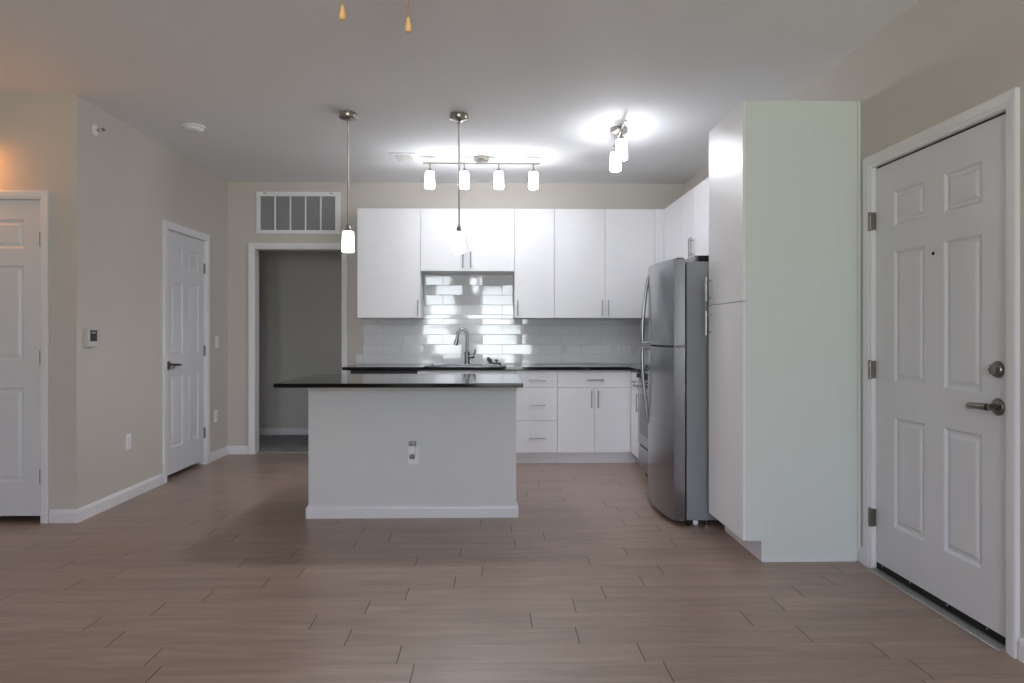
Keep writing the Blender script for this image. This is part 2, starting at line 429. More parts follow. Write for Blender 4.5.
w1 = D1[1]-D1[0]-.018
d1 = struct('door_1', door_bm(w1, .041, 2.066, six(w1, .112, .11), rows_i), 'door', 'cream-lit six-panel door at the far left of the photo', 'door', loc=(D1[0]+.009, YF+.012, 0))
hinges(d1, w1+.002, (1.814, 1.054, .294), -1); lever(d1, .065, .95, 1)
d2 = struct('door_2', door_bm(w, .041, 2.066, six(w, .112, .10), rows_i), 'door', 'white six-panel door with lever in the left kitchen wall', 'door', loc=(XL-.012, D2[0]+.009, 0), rot=(0, 0, PI/2))
hinges(d2, w+.002, (1.814, 1.054, .294), -1); lever(d2, .062, .952, 1)
obj('latch_plate', nbox(-.012, -.001, -.004, .004, .925, .985), 'nickel', d2)
w3 = D3[1]-D3[0]-.018
rows_e = [(.260, .800), (.970, 1.612), (1.735, 1.905)]
d3 = struct('door_3', door_bm(w3, .041, 2.051, [(.158, .398), (.533, .768)], rows_e), 'door', 'white entry door with deadbolt and lever in the right wall', 'door', loc=(XR+.010, D3[1]-.009, 0), rot=(0, 0, -PI/2))
hinges(d3, -.011, (1.785, 1.024, .265), 1, hy=-.026); lever(d3, w3-.058, .922, -1, ln=.108, k=1.35)
b_ = lathe(bmesh.new(), [(.033, 0), (.033, -.006), (.028, -.014), (.012, -.016), (0, -.016)], (w3-.058, 0, 1.068), 'Y')
db = obj('deadbolt', b_, 'dnickel', d3, smooth=True)
bm = nbox(w3-.064, w3-.052, -.034, -.014, 1.050, 1.086, bev=.003); box(bm, w3-.075, w3-.060, -.030, -.020, 1.061, 1.073)
obj('thumb_turn', bm, 'dnickel', db)
bm = lathe(bmesh.new(), [(.008, 0), (.008, -.003), (.005, -.004), (.004, -.001), (0, -.001)], (.462, 0, 1.566), 'Y', 16)
obj('peephole', bm, 'black', d3, smooth=True)
obj('strike_plate', nbox(w3-.0005, w3+.006, -.002, .0, .88, .95), 'nickel', d3)
obj('door_sweep', nbox(.002, w3-.002, .001, .036, .0088, .0405), 'rubber', d3, label='black rubber sweep under the door')
bm = bmesh.new()
for x in (.06, .29, .56, .80): lathe(bm, [(.005, 0), (.005, -.003), (0, -.004)], (x, .001, .034), 'Y', 10)
obj('sweep_screw', bm, 'chrome', d3)
bm = bmesh.new(); prism(bm, [(XR-.034, 0), (XR-.030, .004), (XR-.004, .0085), (XR+.10, .0085), (XR+.10, 0)], D3[0]+.008, D3[1]-.008, 'Y')
# prism along Y expects (x,z)
struct('trim_9', bm, 'alum', 'grey metal threshold strip under the entry door', 'trim')

for dd_, ww, zt in ((d1, w1, 2.0665), (d2, w, 2.0665), (d3, w3, 2.0515)):
    obj('gap_strip', nbox(0, ww, .004, .02, zt, zt+(.0085 if dd_ is d3 else .0015)), 'rubber', dd_)  # black strip filling the gap above each door slab
# ------------------------------------------------------------------ windows behind the viewer
for i, (a, b_, c, d) in enumerate(WIN):
    bm = bmesh.new(); f_ = .045; zm = (c+d)/2
    for (u0, u1, w0, w1_) in ((a, a+f_, c, d), (b_-f_, b_, c, d), (a+f_, b_-f_, c, c+f_), (a+f_, b_-f_, d-f_, d), (a+f_, b_-f_, zm-.02, zm+.02)):
        box(bm, u0, u1, YR-T+.02, YR-T+.07, w0, w1_)
    fr_ = struct('window_%d' % (i+1), bm, 'trim', 'white framed window behind the viewer', 'window')
    obj('window_glass', nbox(a+f_-.001, b_-f_+.001, YR-T+.042, YR-T+.046, c+f_, d-f_), 'glass', fr_)
    obj('window_sill', nbox(a-.03, b_+.03, YR+.001, YR+.06, c-.03, c-.002), 'trim', fr_)

# ------------------------------------------------------------------ cabinets
def bar_pull(parent, x, z, ln, vertical=True):
    """bar pull centred at (x, z) on a face at y=0"""
    bm = bmesh.new(); h = ln/2; s = h-.022
    if vertical:
        tube(bm, [(x, -.030, z-h), (x, -.030, z+h)], .0066)
        for k in (-s, s): tube(bm, [(x, 0, z+k), (x, -.030, z+k)], .0045, 10)
    else:
        tube(bm, [(x-h, -.030, z), (x+h, -.030, z)], .0066)
        for k in (-s, s): tube(bm, [(x+k, 0, z), (x+k, -.030, z)], .0045, 10)
    return obj('bar_handle', bm, 'handle', parent, smooth=True)
def front(parent, name, x0, x1, z0, z1, handle=None, g=.0018, m='cab'):
    bm = nbox(x0+g, x1-g, 0, .019, z0+g, z1-g)
    d = obj(name, bm, m, parent, bevel=.0012)
    if handle: bar_pull(d, *handle)
    return d
def cabinet(name, label, loc, rz, w, z0, z1, depth, fronts, toe=None, m='cab', group=None, open_top=False):
    t_ = thing(name, label, 'cabinet', loc, rz, group)
    bm = bmesh.new()
    if open_top:
        box(bm, .001, .018, .0205, depth, z0, z1); box(bm, w-.018, w-.001, .0205, depth, z0, z1)
        box(bm, .018, w-.018, .0205, depth, z0, z0+.018); box(bm, .018, w-.018, .0205, .038, z1-.10, z1)
    else:
        box(bm, .001, w-.001, .0205, depth, z0, z1)
    obj('cabinet_body', bm, m, t_)
    if toe:
        obj('toe_kick', nbox(.001, w-.001+(toe if toe < 1 else 0), .075, .092, 0.001, z0-.0005), m, t_)
    for f_ in fronts:
        front(t_, *f_)
    return t_
YU = 6.70; UD = YB-YU-.002
cabinet('upper_cabinet', 'wide single-door white wall cabinet, leftmost on the back wall', (-1.296, YU, 0), 0, .607, 1.363, 2.42, UD,
        [('door', 0, .607, 1.363, 2.42, (.607-.024, 1.459, .154))])
cabinet('upper_cabinet', 'short two-door white wall cabinet above the sink', (-.689, YU, 0), 0, .906, 1.815, 2.42, UD,
        [('door', 0, .446, 1.815, 2.42, (.409, 1.924, .158)), ('door', .446, .906, 1.815, 2.42, (.482, 1.924, .158))])
cabinet('upper_cabinet', 'narrow single-door white wall cabinet just right of the sink gap', (.217, YU, 0), 0, .387, 1.363, 2.42, UD,
        [('door', 0, .387, 1.363, 2.42, (.029, 1.460, .150))])
cabinet('upper_cabinet', 'tall two-door white wall cabinet nearest the kitchen corner', (.604, YU, 0), 0, .976, 1.363, 2.42, UD,
        [('door', 0, .490, 1.363, 2.42, (.461, 1.460, .154)), ('door', .490, .976, 1.363, 2.42, (.520, 1.460, .154))])
struct('trim_10', nbox(1.582, 1.667, YU+.001, YU+.020, 1.363, 2.42), 'cab', 'white filler strip where the wall cabinets meet in the corner', 'trim')
XU = 1.667; RU = XR-XU-.002
cabinet('upper_cabinet', 'white corner wall cabinet on the right kitchen wall', (XU, 6.698, 0), -PI/2, .618, 1.363, 2.42, RU,
        [('door', 0, .618, 1.363, 2.42, (.585, 1.46, .154))])
cabinet('upper_cabinet', 'short white wall cabinet above the microwave', (XU, 6.08, 0), -PI/2, .76, 1.815, 2.42, RU,
        [('door', 0, .365, 1.815, 2.42, (.335, 1.925, .158)), ('door', .365, .76, 1.815, 2.42, (.395, 1.925, .158))])
cabinet('upper_cabinet', 'white wall cabinet above the refrigerator beside the tall pantry', (XU, 5.32, 0), -PI/2, 1.04, 1.815, 2.42, RU,
        [('door', 0, .52, 1.815, 2.42, (.49, 1.925, .158)), ('door', .52, 1.04, 1.815, 2.42, (.55, 1.925, .158))])

YBF = 6.41; BD = YB-YBF-.002
cabinet('base_cabinet', 'white base cabinet with three stacked drawers beside the island end', (.217, YBF, 0), 0, .387, .11, .872, BD,
        [('drawer', 0, .387, .714, .865, (.200, .783, .155, False)), ('drawer', 0, .387, .409, .714, (.198, .552, .155, False)), ('drawer', 0, .387, .11, .409, (.198, .249, .155, False))], toe=1)
cabinet('base_cabinet', 'white two-door base cabinet with one wide drawer near the range', (.604, YBF, 0), 0, .684, .11, .872, BD,
        [('drawer', 0, .684, .714, .865, (.350, .784, .155, False)), ('door', 0, .343, .11, .714, (.315, .607, .158)), ('door', .343, .684, .11, .714, (.376, .607, .158))], toe=.09)
cabinet('base_cabinet', 'white sink base cabinet mostly hidden behind the island', (-.688, YBF, 0), 0, .905, .11, .872, BD,
        [('drawer_front', 0, .905, .714, .865), ('door', 0, .452, .11, .714, (.42, .607, .158)), ('door', .452, .905, .11, .714, (.485, .607, .158))], toe=1, open_top=True)
XB = 1.288
cabinet('base_cabinet', 'narrow white corner base cabinet beside the steel range', (XB, 6.406, 0), -PI/2, .424, .11, .872, XR-XB-.002,
        [('drawer', 0, .424, .714, .865, (.24, .783, .12, False)), ('door', 0, .424, .11, .714, (.385, .607, .158))], toe=1)
tag(obj('end_panel', nbox(-1.318, -1.302, YBF, YB-.002, .001, .872), 'cab'), 'thin white end panel at the left end of the back counter', 'panel')

# tall pantry
YP = 3.648
t_ = thing('pantry_cabinet', 'floor-standing tall white pantry cabinet between refrigerator and entry door', 'cabinet', (1.328, 4.228, 0), -PI/2)
pw = 4.228-YP
bm = bmesh.new()
box(bm, .001, pw-.016, .0205, .622, .11, 2.444)
obj('cabinet_body', bm, 'cab', t_)
# side panel facing the room, notched over the toe kick
bm = bmesh.new(); prism(bm, [(.0195, .11), (.099, .11), (.099, .001), (.612, .001), (.612, 2.444), (.0195, 2.444)], pw-.0155, pw, 'X')
obj('side_panel', bm, 'panel', t_, bevel=.001)
front(t_, 'door', 0, pw, 1.381, 2.444, (.045, 1.479, .15))
front(t_, 'door', 0, pw, .111, 1.381, (.045, 1.272, .15))
obj('toe_kick', nbox(.001, pw-.016, .099, .115, .001, .1095), 'cab', t_)
obj('scribe_strip', nbox(pw-.010, pw-.002, .6145, .6312, .001, 2.444), 'panel', t_)
obj('shoe_strip', nbox(pw+.0005, pw+.008, .099, .6, .001, .022), 'trim', t_)

# ------------------------------------------------------------------ worktops
ZC = .905
bm = bmesh.new()
SX0, SX1, SY0, SY1 = -.60, .10, 6.50, 6.84
cuts_x = [-1.372, SX0, SX1, 1.262, 1.958]
yA, yB_ = 6.38, YB-.001
def slab(bm, *a): box(bm, *a, .8745, ZC)
# one continuous L-shaped slab with a sink cut-out
pts = [(-1.372,yA),(SX0,yA),(SX1,yA),(1.262,yA),(1.958,yA)]
xs = [-1.372, SX0, SX1, 1.262, 1.958]; ys = [5.985, yA, SY0, SY1, yB_]
cells = [(i, j) for i in range(4) for j in range(4) if not (j == 0 and i < 3) and not (i == 1 and j == 2)]
for zz in (.877, ZC):
    for i, j in cells:
        bm.faces.new([bm.verts.new((x, y, zz)) for x, y in ((xs[i], ys[j]), (xs[i+1], ys[j]), (xs[i+1], ys[j+1]), (xs[i], ys[j+1]))])
for i, j in cells:
    for di, dj, ea, eb in ((-1,0,(0,0),(0,1)), (1,0,(1,0),(1,1)), (0,-1,(0,0),(1,0)), (0,1,(0,1),(1,1))):
        if (i+di, j+dj) not in cells:
            a = (xs[i+ea[0]], ys[j+ea[1]]); b2 = (xs[i+eb[0]], ys[j+eb[1]])
            bm.faces.new([bm.verts.new(p) for p in ((*a, .877), (*b2, .877), (*b2, ZC), (*a, ZC))])
bmesh.ops.remove_doubles(bm, verts=bm.verts, dist=1e-5)
tag(obj('countertop', bm, 'granite', bevel=.002), 'black granite worktop along the back wall under the tiles', 'countertop')

# island
IX0, IX1 = -1.203, .160
isl = thing('kitchen_island', 'daylight-tinted grey island with white baseboard in the middle of the kitchen', 'island', (0, 4.575, 0))
obj('island_panel', nbox(IX0, IX1, 0, .11, 0.001, .8765), 'island', isl)
bm = bmesh.new()
box(bm, IX0+.01, IX1-.01, .111, .64, .11, .8765)
obj('cabinet_body', bm, 'cab', isl)
obj('toe_kick', nbox(IX0+.01, IX1-.01, .12, .565, .001, .109), 'cab', isl)
for k in range(3):
    x0 = IX0+.012+k*.446
    dd = obj('door', nbox(x0, x0+.443, .641, .66, .115, .70), 'cab', isl)
    obj('drawer', nbox(x0, x0+.443, .641, .66, .704, .87), 'cab', isl)
bm = bmesh.new()
def sweep(bm, path, prof):
    """path of (x,y,outx,outy) corners, open"""
    ring_loft(bm, [[(x+ox*o_, y+oy*o_, u) for o_, u in prof] for x, y, ox, oy in path])
sweep(bm, [(IX0, .11, -1, 0), (IX0, 0, -1, -1), (IX1, 0, 1, -1), (IX1, .11, 1, 0)], BP)
obj('baseboard', bm, 'trim', isl)
bm = bmesh.new()
sweep(bm, [(IX0, .11, -1, 0), (IX0, 0, -1, -1), (IX1, 0, 1, -1), (IX1, .11, 1, 0)], [(0, .835), (.004, .836), (.008, .850), (.016, .862), (.018, .8765), (0, .8765)])
obj('top_molding', bm, 'island', isl)
bm = nbox(-1.332, .192, 4.255, 5.28, .879, ZC)
tag(obj('island_countertop', bm, 'granite', bevel=.003), 'black granite slab overhanging the grey island', 'countertop')

# ------------------------------------------------------------------ backsplash (every tile really set, slightly out of plane)
bm = bmesh.new()
YT = YB-.0035
def tile(bm, x0, x1, z0, z1):
    if x1-x0 < .01: return
    g = .0012; x0 += g; x1 -= g; z0 += g; z1 -= g
    tx, tz = random.gauss(0, .006), random.gauss(0, .006)
    cx_, cz_ = (x0+x1)/2, (z0+z1)/2
    def y(x, z): return YT-.0045 + (x-cx_)*tx + (z-cz_)*tz
    b2 = .0018
    outer = [(x0, z0), (x1, z0), (x1, z1), (x0, z1)]; inner = [(x0+b2, z0+b2), (x1-b2, z0+b2), (x1-b2, z1-b2), (x0+b2, z1-b2)]
    rb = [(x, YT+.001, z) for x, z in outer]; r0 = [(x, y(x, z)+.0012, z) for x, z in outer]; r1 = [(x, y(x, z), z) for x, z in inner]
    ring_loft(bm, [rb, r0, r1])
def tile_rows(x0, x1, z0, z1, j0):
    j = j0; z = z0
    while z < z1-.001:
        zt = min(z+.0998, z1)
        off_ = .104 if j % 2 == 0 else -.096
        k = math.floor((x0-off_)/.4)
        while off_+k*.4 < x1:
            tile(bm, max(x0, off_+k*.4), min(x1, off_+(k+1)*.4), z, zt); k += 1
        z = zt; j += 1
tile_rows(-1.374, 1.955, .906, 1.0045, 1)
tile_rows(-1.303, 1.955, 1.0045, 1.362, 0)
tile_rows(-.688, .216, 1.404, 1.812, 0)
tile_rows(-.688, .216, 1.362, 1.404, 0)
bk = struct('wall_backsplash', bm, 'tile', 'glossy white subway tiles above the back counter', 'backsplash')
bm = nbox(-1.376, 1.957, YB-.0045, YB-.0005, .906, 1.006); box(bm, -1.305, 1.957, YB-.0045, YB-.0005, 1.006, 1.362); box(bm, -.689, .217, YB-.0045, YB-.0005, 1.362, 1.813)
g_ = obj('grout', bm, 'grout', bk); g_.location = (0, 0, 0)

# ------------------------------------------------------------------ plates
def plate(name, label, cat, loc, rz, kind, w=.070, h=.115, m='white', group=None):
    t_ = thing(name, label, cat, loc, rz, group)
    bm = nbox(-w/2, w/2, -.006, -.0008, -h/2, h/2, bev=.0018)
    obj('cover_plate', bm, m, t_)
    def duplex(x):
        for dz in (-.020, .020):
            bm = nbox(x-.0165, x+.0165, -.0085, -.0062, dz-.0145, dz+.0145, bev=.001)
            r = obj('socket', bm, m, t_)
            bm = nbox(x-.008, x-.006, -.0090, -.0085, dz-.002, dz+.007); box(bm, x+.006, x+.008, -.0090, -.0085, dz-.002, dz+.006)
            lathe(bm, [(.0025, -.0085), (.0025, -.0090)], (x, 0, dz-.008), 'Y', 10)
            obj('slot', bm, 'dark', r)
    def rocker(x):
        bm = bmesh.new(); prism(bm, [(-.0062, -.033), (-.0105, -.033), (-.0075, 0), (-.0062, .033)], x-.0165, x+.0165, 'X')
        obj('rocker', bm, m, t_)
    def toggle(x):
        bm = nbox(x-.005, x+.005, -.018, -.0062, -.002, .014, bev=.001)
        obj('toggle', bm, m, t_)
    if kind == 'duplex': duplex(0)
    if kind == 'rocker': rocker(0)
    if kind == 'toggle': toggle(0)
    if kind == 'double': duplex(-.027); rocker(.027)
    return t_
tp = YB-.0085
plate('wall_outlet', 'double plate with outlet and switch on the tiles left of the faucet', 'outlet', (-.893, tp, 1.055), 0, 'double', m='plate', w=.125, h=.118)
plate('wall_outlet', 'white outlet on the tiles behind the drawer cabinet', 'outlet', (.730, tp, 1.055), 0, 'duplex', m='plate')
plate('light_switch', 'white switch plate on the tiles, left of the corner outlet', 'switch', (1.234, tp, 1.053), 0, 'toggle', m='plate')
plate('wall_outlet', 'white outlet on the tiles nearest the refrigerator', 'outlet', (1.446, tp, 1.053), 0, 'duplex', m='plate')
plate('light_switch', 'white switch plate beside the hinge side of the six-panel door', 'switch', (XL, 6.757, 1.132), PI/2, 'rocker')
plate('wall_outlet', 'white outlet low on the wall below the switch', 'outlet', (XL, 6.732, .42), PI/2, 'duplex')
plate('wall_outlet', 'white outlet low on the left wall below the thermostat', 'outlet', (XL, 5.127, .421), PI/2, 'duplex')
plate('wall_outlet', 'white outlet on the front of the grey island', 'outlet', (-.516, 4.575, .408), 0, 'duplex')
# plug-in air freshener on the island outlet
t_ = thing('air_freshener', 'plug-in air freshener with clear bottle in the island outlet', 'air freshener', (-.522, 4.575, .432))
obj('freshener_body', nbox(-.019, .019, -.040, -.0095, -.012, .044, bev=.006), 'white', t_)
bm = lathe(bmesh.new(), [(.0, -.040), (.014, -.040), (.018, -.034), (.018, -.018), (.010, -.013), (.010, -.006)], (0, -.030, 0), 'Z', 20)
obj('scent_bottle', bm, 'clear', t_, smooth=True)
bm = nbox(-.022, .026, -.046, -.012, .045, .073, bev=.007)
obj('vent_cap', bm, 'clear', t_)

# thermostat
t_ = thing('thermostat', 'white thermostat with dark screen on the left wall', 'thermostat', (XL, 4.635, 1.181), PI/2)
obj('housing', nbox(-.058, .058, -.028, -.001, -.060, .060, bev=.005), 'ivory', t_)
obj('display', nbox(-.034, .044, -.0295, -.0282, -.022, .052), 'screen', t_)
bm = nbox(-.018, .024, -.0302, -.0296, .030, .040)
obj('display_band', bm, 'fside', t_)

# sidewall sprinkler
t_ = thing('fire_sprinkler', 'small white sidewall fire sprinkler high on the left wall', 'sprinkler', (XL, 4.705, 2.574), PI/2)
obj('escutcheon', lathe(bmesh.new(), [(.036, -.001), (.036, -.004), (.028, -.010), (.014, -.012)], axis='Y'), 'white', t_, smooth=True)
bm = lathe(bmesh.new(), [(.010, -.010), (.010, -.022), (.007, -.026)], axis='Y', n=16)
tube(bm, [(.0, -.024, .012), (0, -.045, .012), (0, -.054, 0)], .003, 8); tube(bm, [(.0, -.024, -.012), (0, -.045, -.012), (0, -.054, 0)], .003, 8)
obj('sprinkler_head', bm, 'chrome', t_, smooth=True)
obj('deflector', nbox(-.016, .016, -.060, -.054, -.004, .012), 'dnickel', t_)

# smoke detector
t_ = thing('smoke_detector', 'round white smoke detector on the ceiling near the left wall', 'smoke detector', (-2.195, 5.158, H))
obj('base_ring', lathe(bmesh.new(), [(.078, -.001), (.078, -.012), (.070, -.016)]), 'white', t_, smooth=True)
obj('detector_cover', lathe(bmesh.new(), [(.066, -.016), (.064, -.030), (.052, -.040), (.030, -.043), (0, -.043)]), 'white', t_, smooth=True)
obj('test_button', lathe(bmesh.new(), [(.010, -.043), (.010, -.047), (0, -.047)], (.02, -.01, 0), n=16), 'ivory', t_, smooth=True)

# ceiling vent
t_ = thing('ceiling_vent', 'small white louvred air vent in the ceiling left of the track light', 'vent', (-.76, 6.03, H))
bm = bmesh.new()
for a in ((-.11,.11,-.16,-.115), (-.11,.11,.115,.16), (-.11,-.072,-.115,.115), (.072,.11,-.115,.115)): box(bm, *a, -.010, -.001)
obj('frame', bm, 'white', t_, bevel=.003)
bm = bmesh.new()
for k in range(9):
    y = -.105+k*.026; v = [(-.072, y, -.003), (.072, y, -.003), (.072, y+.018, -.012), (-.072, y+.018, -.012)]
    ring_loft(bm, [[(x, yy, z) for x, yy, z in v], [(x, yy, z+.0015) for x, yy, z in v]])
obj('louvres', bm, 'ivory', t_)
obj('duct_opening', nbox(-.072, .072, -.115, .115, -.002, -.001), 'mesh', t_)

# return air grille
t_ = thing('return_air_grille', 'wide white five-bay return air grille above the open doorway', 'vent', (-1.950, YB, 2.4285))
hw, hh = .421, .2115
bm = bmesh.new()
for a, c in (((-hw, hw), (-hh, -hh+.038)), ((-hw, hw), (hh-.044, hh)), ((-hw, -hw+.042), (-hh+.038, hh-.044)), ((hw-.052, hw), (-hh+.038, hh-.044))):
    box(bm, a[0], a[1], -.014, -.001, c[0], c[1])
obj('frame', bm, 'white', t_, bevel=.004)
for xx in (-2.183, -2.030, -1.878, -1.726):
    obj('mullion', nbox(xx+1.95-.007, xx+1.95+.007, -.012, -.003, -hh+.038, hh-.044), 'white', t_)
obj('filter', nbox(-hw+.042, hw-.052, -.0028, -.001, -hh+.038, hh-.044), 'mesh', t_)
for xx in (-.33, .33): obj('latch', nbox(xx-.018, xx+.018, -.0165, -.0142, hh-.018, hh-.011), 'dnickel', t_)

# ------------------------------------------------------------------ lights
def shade_bm(r0, r1, z0, z1):
    """frosted glass cylinder, slightly wider at the bottom, open below"""
    rm = max(r0, r1)
    return lathe(bmesh.new(), [(r0*.93, z1-.006), (r0, z1-.012), (r0+(rm-r0)*.6, z1-(z1-z0)*.5), (r1, z0+.010), (r1-.003, z0), (r1-.008, z0+.004), (0, z0+.006)])
def shade_cap(parent, x, r0, z1):
    """opaque metal holder closing the top of a shade"""
    obj('shade_holder', lathe(bmesh.new(), [(.012, z1+.002), (r0*.80, z1), (r0*.97, z1-.004), (r0*.97, z1-.0058)], (x, 0, 0)), 'nickel', parent, smooth=True)
def bulb(parent, x, z0, r, m='bulb'):
    """bulb seen through the open lower end of a shade"""
    obj('bulb', lathe(bmesh.new(), [(r, z0+.0055), (r, z0+.0045), (r*.6, z0+.0025), (0, z0+.0015)], (x, 0, 0)), m, parent, smooth=True)
def pendant(loc, label):
    t_ = thing('pendant_light', label, 'pendant light', loc, 0, None)
    obj('canopy', lathe(bmesh.new(), [(.060, -.001), (.064, -.006), (.064, -.030), (.060, -.036), (.012, -.048)]), 'nickel', t_, smooth=True)
    obj('stem', lathe(bmesh.new(), [(.010, -.048), (.010, -.072), (.0062, -.078), (.0062, -.775), (.014, -.782), (.018, -.809), (.020, -.815)], n=16), 'nickel', t_, smooth=True)
    obj('glass_shade', shade_bm(.038, .0420, -.963, -.816), 'pshade', t_, smooth=True, label='lit frosted glass shade')
    bulb(t_, 0, -.963, .032, 'pbulb')
    shade_cap(t_, 0, .038, -.816)
    return t_
p1 = pendant((-.999, 4.84, H), 'lit pendant light above the left end of the island')
p2 = dup(p1, (-.229, 4.85, H), 0, 'lit pendant light above the island, hanging in front of the sink')

def track(loc, rz, label, x0, x1, heads):
    t_ = thing('track_light', label, 'track light', loc, rz)
    obj('canopy', lathe(bmesh.new(), [(.058, -.001), (.064, -.006), (.066, -.026), (.058, -.036), (.02, -.040), (.012, -.056)]), 'nickel', t_, smooth=True)
    obj('bar', tube(bmesh.new(), [(x0, 0, -.055), (x1, 0, -.055)], .0075), 'nickel', t_, smooth=True)
    for x in heads:
        s_ = obj('lamp_arm', lathe(bmesh.new(), [(.009, -.050), (.009, -.068), (.006, -.072), (.006, -.096), (.018, -.108), (.022, -.125)], (x, 0, 0), n=16), 'nickel', t_, smooth=True)
        bm = shade_bm(.038, .0425, -.272, -.126); bmesh.ops.translate(bm, verts=bm.verts, vec=(x, 0, 0))
        obj('glass_shade', bm, 'shade', s_, smooth=True)
        shade_cap(s_, x, .038, -.126); bulb(s_, x, -.272, .033)
    return t_
track((-.092, 6.01, H), 0, 'track light with four lit glass shades over the sink side', -.504, .505, [-.445, -.148, .151, .450])
track((.944, 5.15, H), PI/2-.05, 'track light with two lit glass shades near the refrigerator', -.36, .30, [-.15, .19])

# wall sconce above the left door, just outside the picture
t_ = thing('wall_sconce', 'warm glass wall sconce above the left door, just outside the photo', 'wall lamp', (-3.36, YF, 2.24))
obj('back_plate', lathe(bmesh.new(), [(.045, -.001), (.045, -.012), (.035, -.018)], axis='Y'), 'nickel', t_, smooth=True)
obj('arm', tube(bmesh.new(), [(0, -.018, 0), (0, -.05, -.015), (0, -.085, -.01), (0, -.09, .01)], .008), 'nickel', t_, smooth=True)
obj('glass_shade', lathe(bmesh.new(), [(.03, .01), (.045, .02), (.050, .12), (0, .12)], (0, -.09, 0)), 'warm', t_, smooth=True)
obj('light_block_cap', lathe(bmesh.new(), [(.0, .121), (.11, .121), (.11, .127), (.02, .14), (0, .14)], (0, -.09, 0)), 'nickel', t_, smooth=True)  # unseen wide cap, added to keep the warm glow off the ceiling

# ceiling fan (above the top of the photo; its two pull chains hang into it)
fan = thing('ceiling_fan', 'ceiling fan whose two gold chains with wooden pulls hang into view', 'ceiling fan', (-.287, 1.70, H))
obj('canopy', lathe(bmesh.new(), [(.07, -.001), (.07, -.03), (.03, -.06), (.013, -.065), (.013, -.16)]), 'nickel', fan, smooth=True)
obj('motor', lathe(bmesh.new(), [(.03, -.155), (.11, -.17), (.13, -.20), (.13, -.26), (.10, -.29), (.07, -.30), (.07, -.34)]), 'nickel', fan, smooth=True)
obj('glass_bowl', lathe(bmesh.new(), [(.06, -.341), (.135, -.35), (.14, -.37), (.12, -.42), (.07, -.455), (0, -.465)]), 'fanglass', fan, smooth=True, label='warm lit glass bowl')
for k in range(5):
    bm = bmesh.new(); pts = [(.19, -.055), (.22, -.065), (.58, -.072), (.62, -.055), (.63, 0), (.62, .055), (.58, .072), (.22, .065), (.19, .055)]
    ring_loft(bm, [[(x, y, -.262+.18*y) for x, y in pts], [(x, y, -.254+.18*y) for x, y in pts]])
    bl = obj('blade', bm, 'fanwood', fan, rot=(0, 0, 2*PI*k/5+.3))
    bm = bmesh.new(); tube(bm, [(.10, 0, -.255), (.16, 0, -.268), (.24, 0, -.264)], .010, 8)
    obj('blade_arm', bm, 'nickel', bl, smooth=True)
def pull(x, y, ztop, zb):
    bm = bmesh.new(); tube(bm, [(x, y, ztop), (x, y, zb+.032)], .0016, 8)
    n = int((ztop-zb-.032)/.006)
    for k in range(n): lathe(bm, [(.0004, -.002), (.0024, 0), (.0004, .002)], (x, y, zb+.034+k*.006), n=6)
    c = obj('pull_chain', bm, 'brass', fan, smooth=True)
    bm = lathe(bmesh.new(), [(.0015, .037), (.0035, .0355), (.0055, .026), (.0082, .012), (.0083, .008), (.0066, .002), (.003, .0)], (x, y, zb), n=20)
    obj('pull_knob', bm, 'wood', c, smooth=True)
pull(-.082, .02, -.345, 1.979-H)
pull(.085, -.02, -.345, 1.933-H)

# ------------------------------------------------------------------ refrigerator
FY0, FY1 = 4.335, 5.065
fr = thing('refrigerator', 'stainless steel top-freezer refrigerator beside the tall pantry', 'refrigerator', (1.55, 4.7, 0))
fx, fy = 1.55, 4.70
def fpoly():
    """plan outline of a bowed door"""
    P = [(1.212, FY0), (1.212, FY1)]
    n = 12; a = []
    for i in range(n+1):
        u = i/n; y = FY1-(FY1-FY0)*u
        a.append((1.143-.040*(1-(2*u-1)**2), y))
    P += [(1.155, FY1)] + a[0:1] + a[1:-1] + a[-1:] + [(1.155, FY0)]
    return [(x-fx, y-fy) for x, y in P]
def fdoor(name, z0, z1):
    bm = bmesh.new(); prism(bm, fpoly(), z0, z1)
    return obj(name, bm, 'steel', fr, smooth=True)
box_ = nbox(1.224-fx, 1.93-fx, FY0-fy+.003, FY1-fy-.003, .035, 1.663)
obj('refrigerator_body', box_, 'fside', fr, bevel=.004, label='grey painted cabinet')
fz = fdoor('freezer_door', 1.135, 1.680)
rd = fdoor('refrigerator_door', .035, 1.122)
obj('door_divider', nbox(1.16-fx, 1.21-fx, FY0-fy+.052, FY1-fy-.01, 1.123, 1.134), 'black', fr)
obj('door_gasket', nbox(1.2125-fx, 1.2235-fx, FY0-fy+.012, FY1-fy-.012, .05, 1.655), 'black', fr)
obj('hinge_bracket', nbox(1.155-fx, 1.2115-fx, FY0-fy-.001, FY0-fy+.05, 1.1225, 1.1345), 'dnickel', fr)
obj('hinge_cover', nbox(1.16-fx, 1.205-fx, FY0-fy+.002, FY0-fy+.05, 1.681, 1.687, bev=.001), 'black', fr)
def fhandle(par, zs, outs):
    y = FY1-fy-.085; xd = 1.128-fx
    bm = bmesh.new()
    n = len(zs); tube(bm, [(xd-o_, y, z) for z, o_ in zip(zs, outs)], .0135, 12)
    return obj('door_handle', bm, 'handle', par, smooth=True)
fhandle(fz, [1.625, 1.60, 1.50, 1.40, 1.30, 1.20, 1.150, 1.145], [-.005, .006, .022, .034, .042, .046, .046, .0])
fhandle(rd, [1.108, 1.103, 1.05, .96, .86, .76, .66, .60, .57], [0, .046, .046, .043, .037, .027, .015, .005, -.005])
bm = nbox(1.1225-fx, 1.130-fx, 4.54-fy, 4.57-fy, 1.590, 1.601); obj('badge', bm, 'chrome', fz)
for v in bpy.data.objects['badge'].data.vertices: v.co.x += -.0008
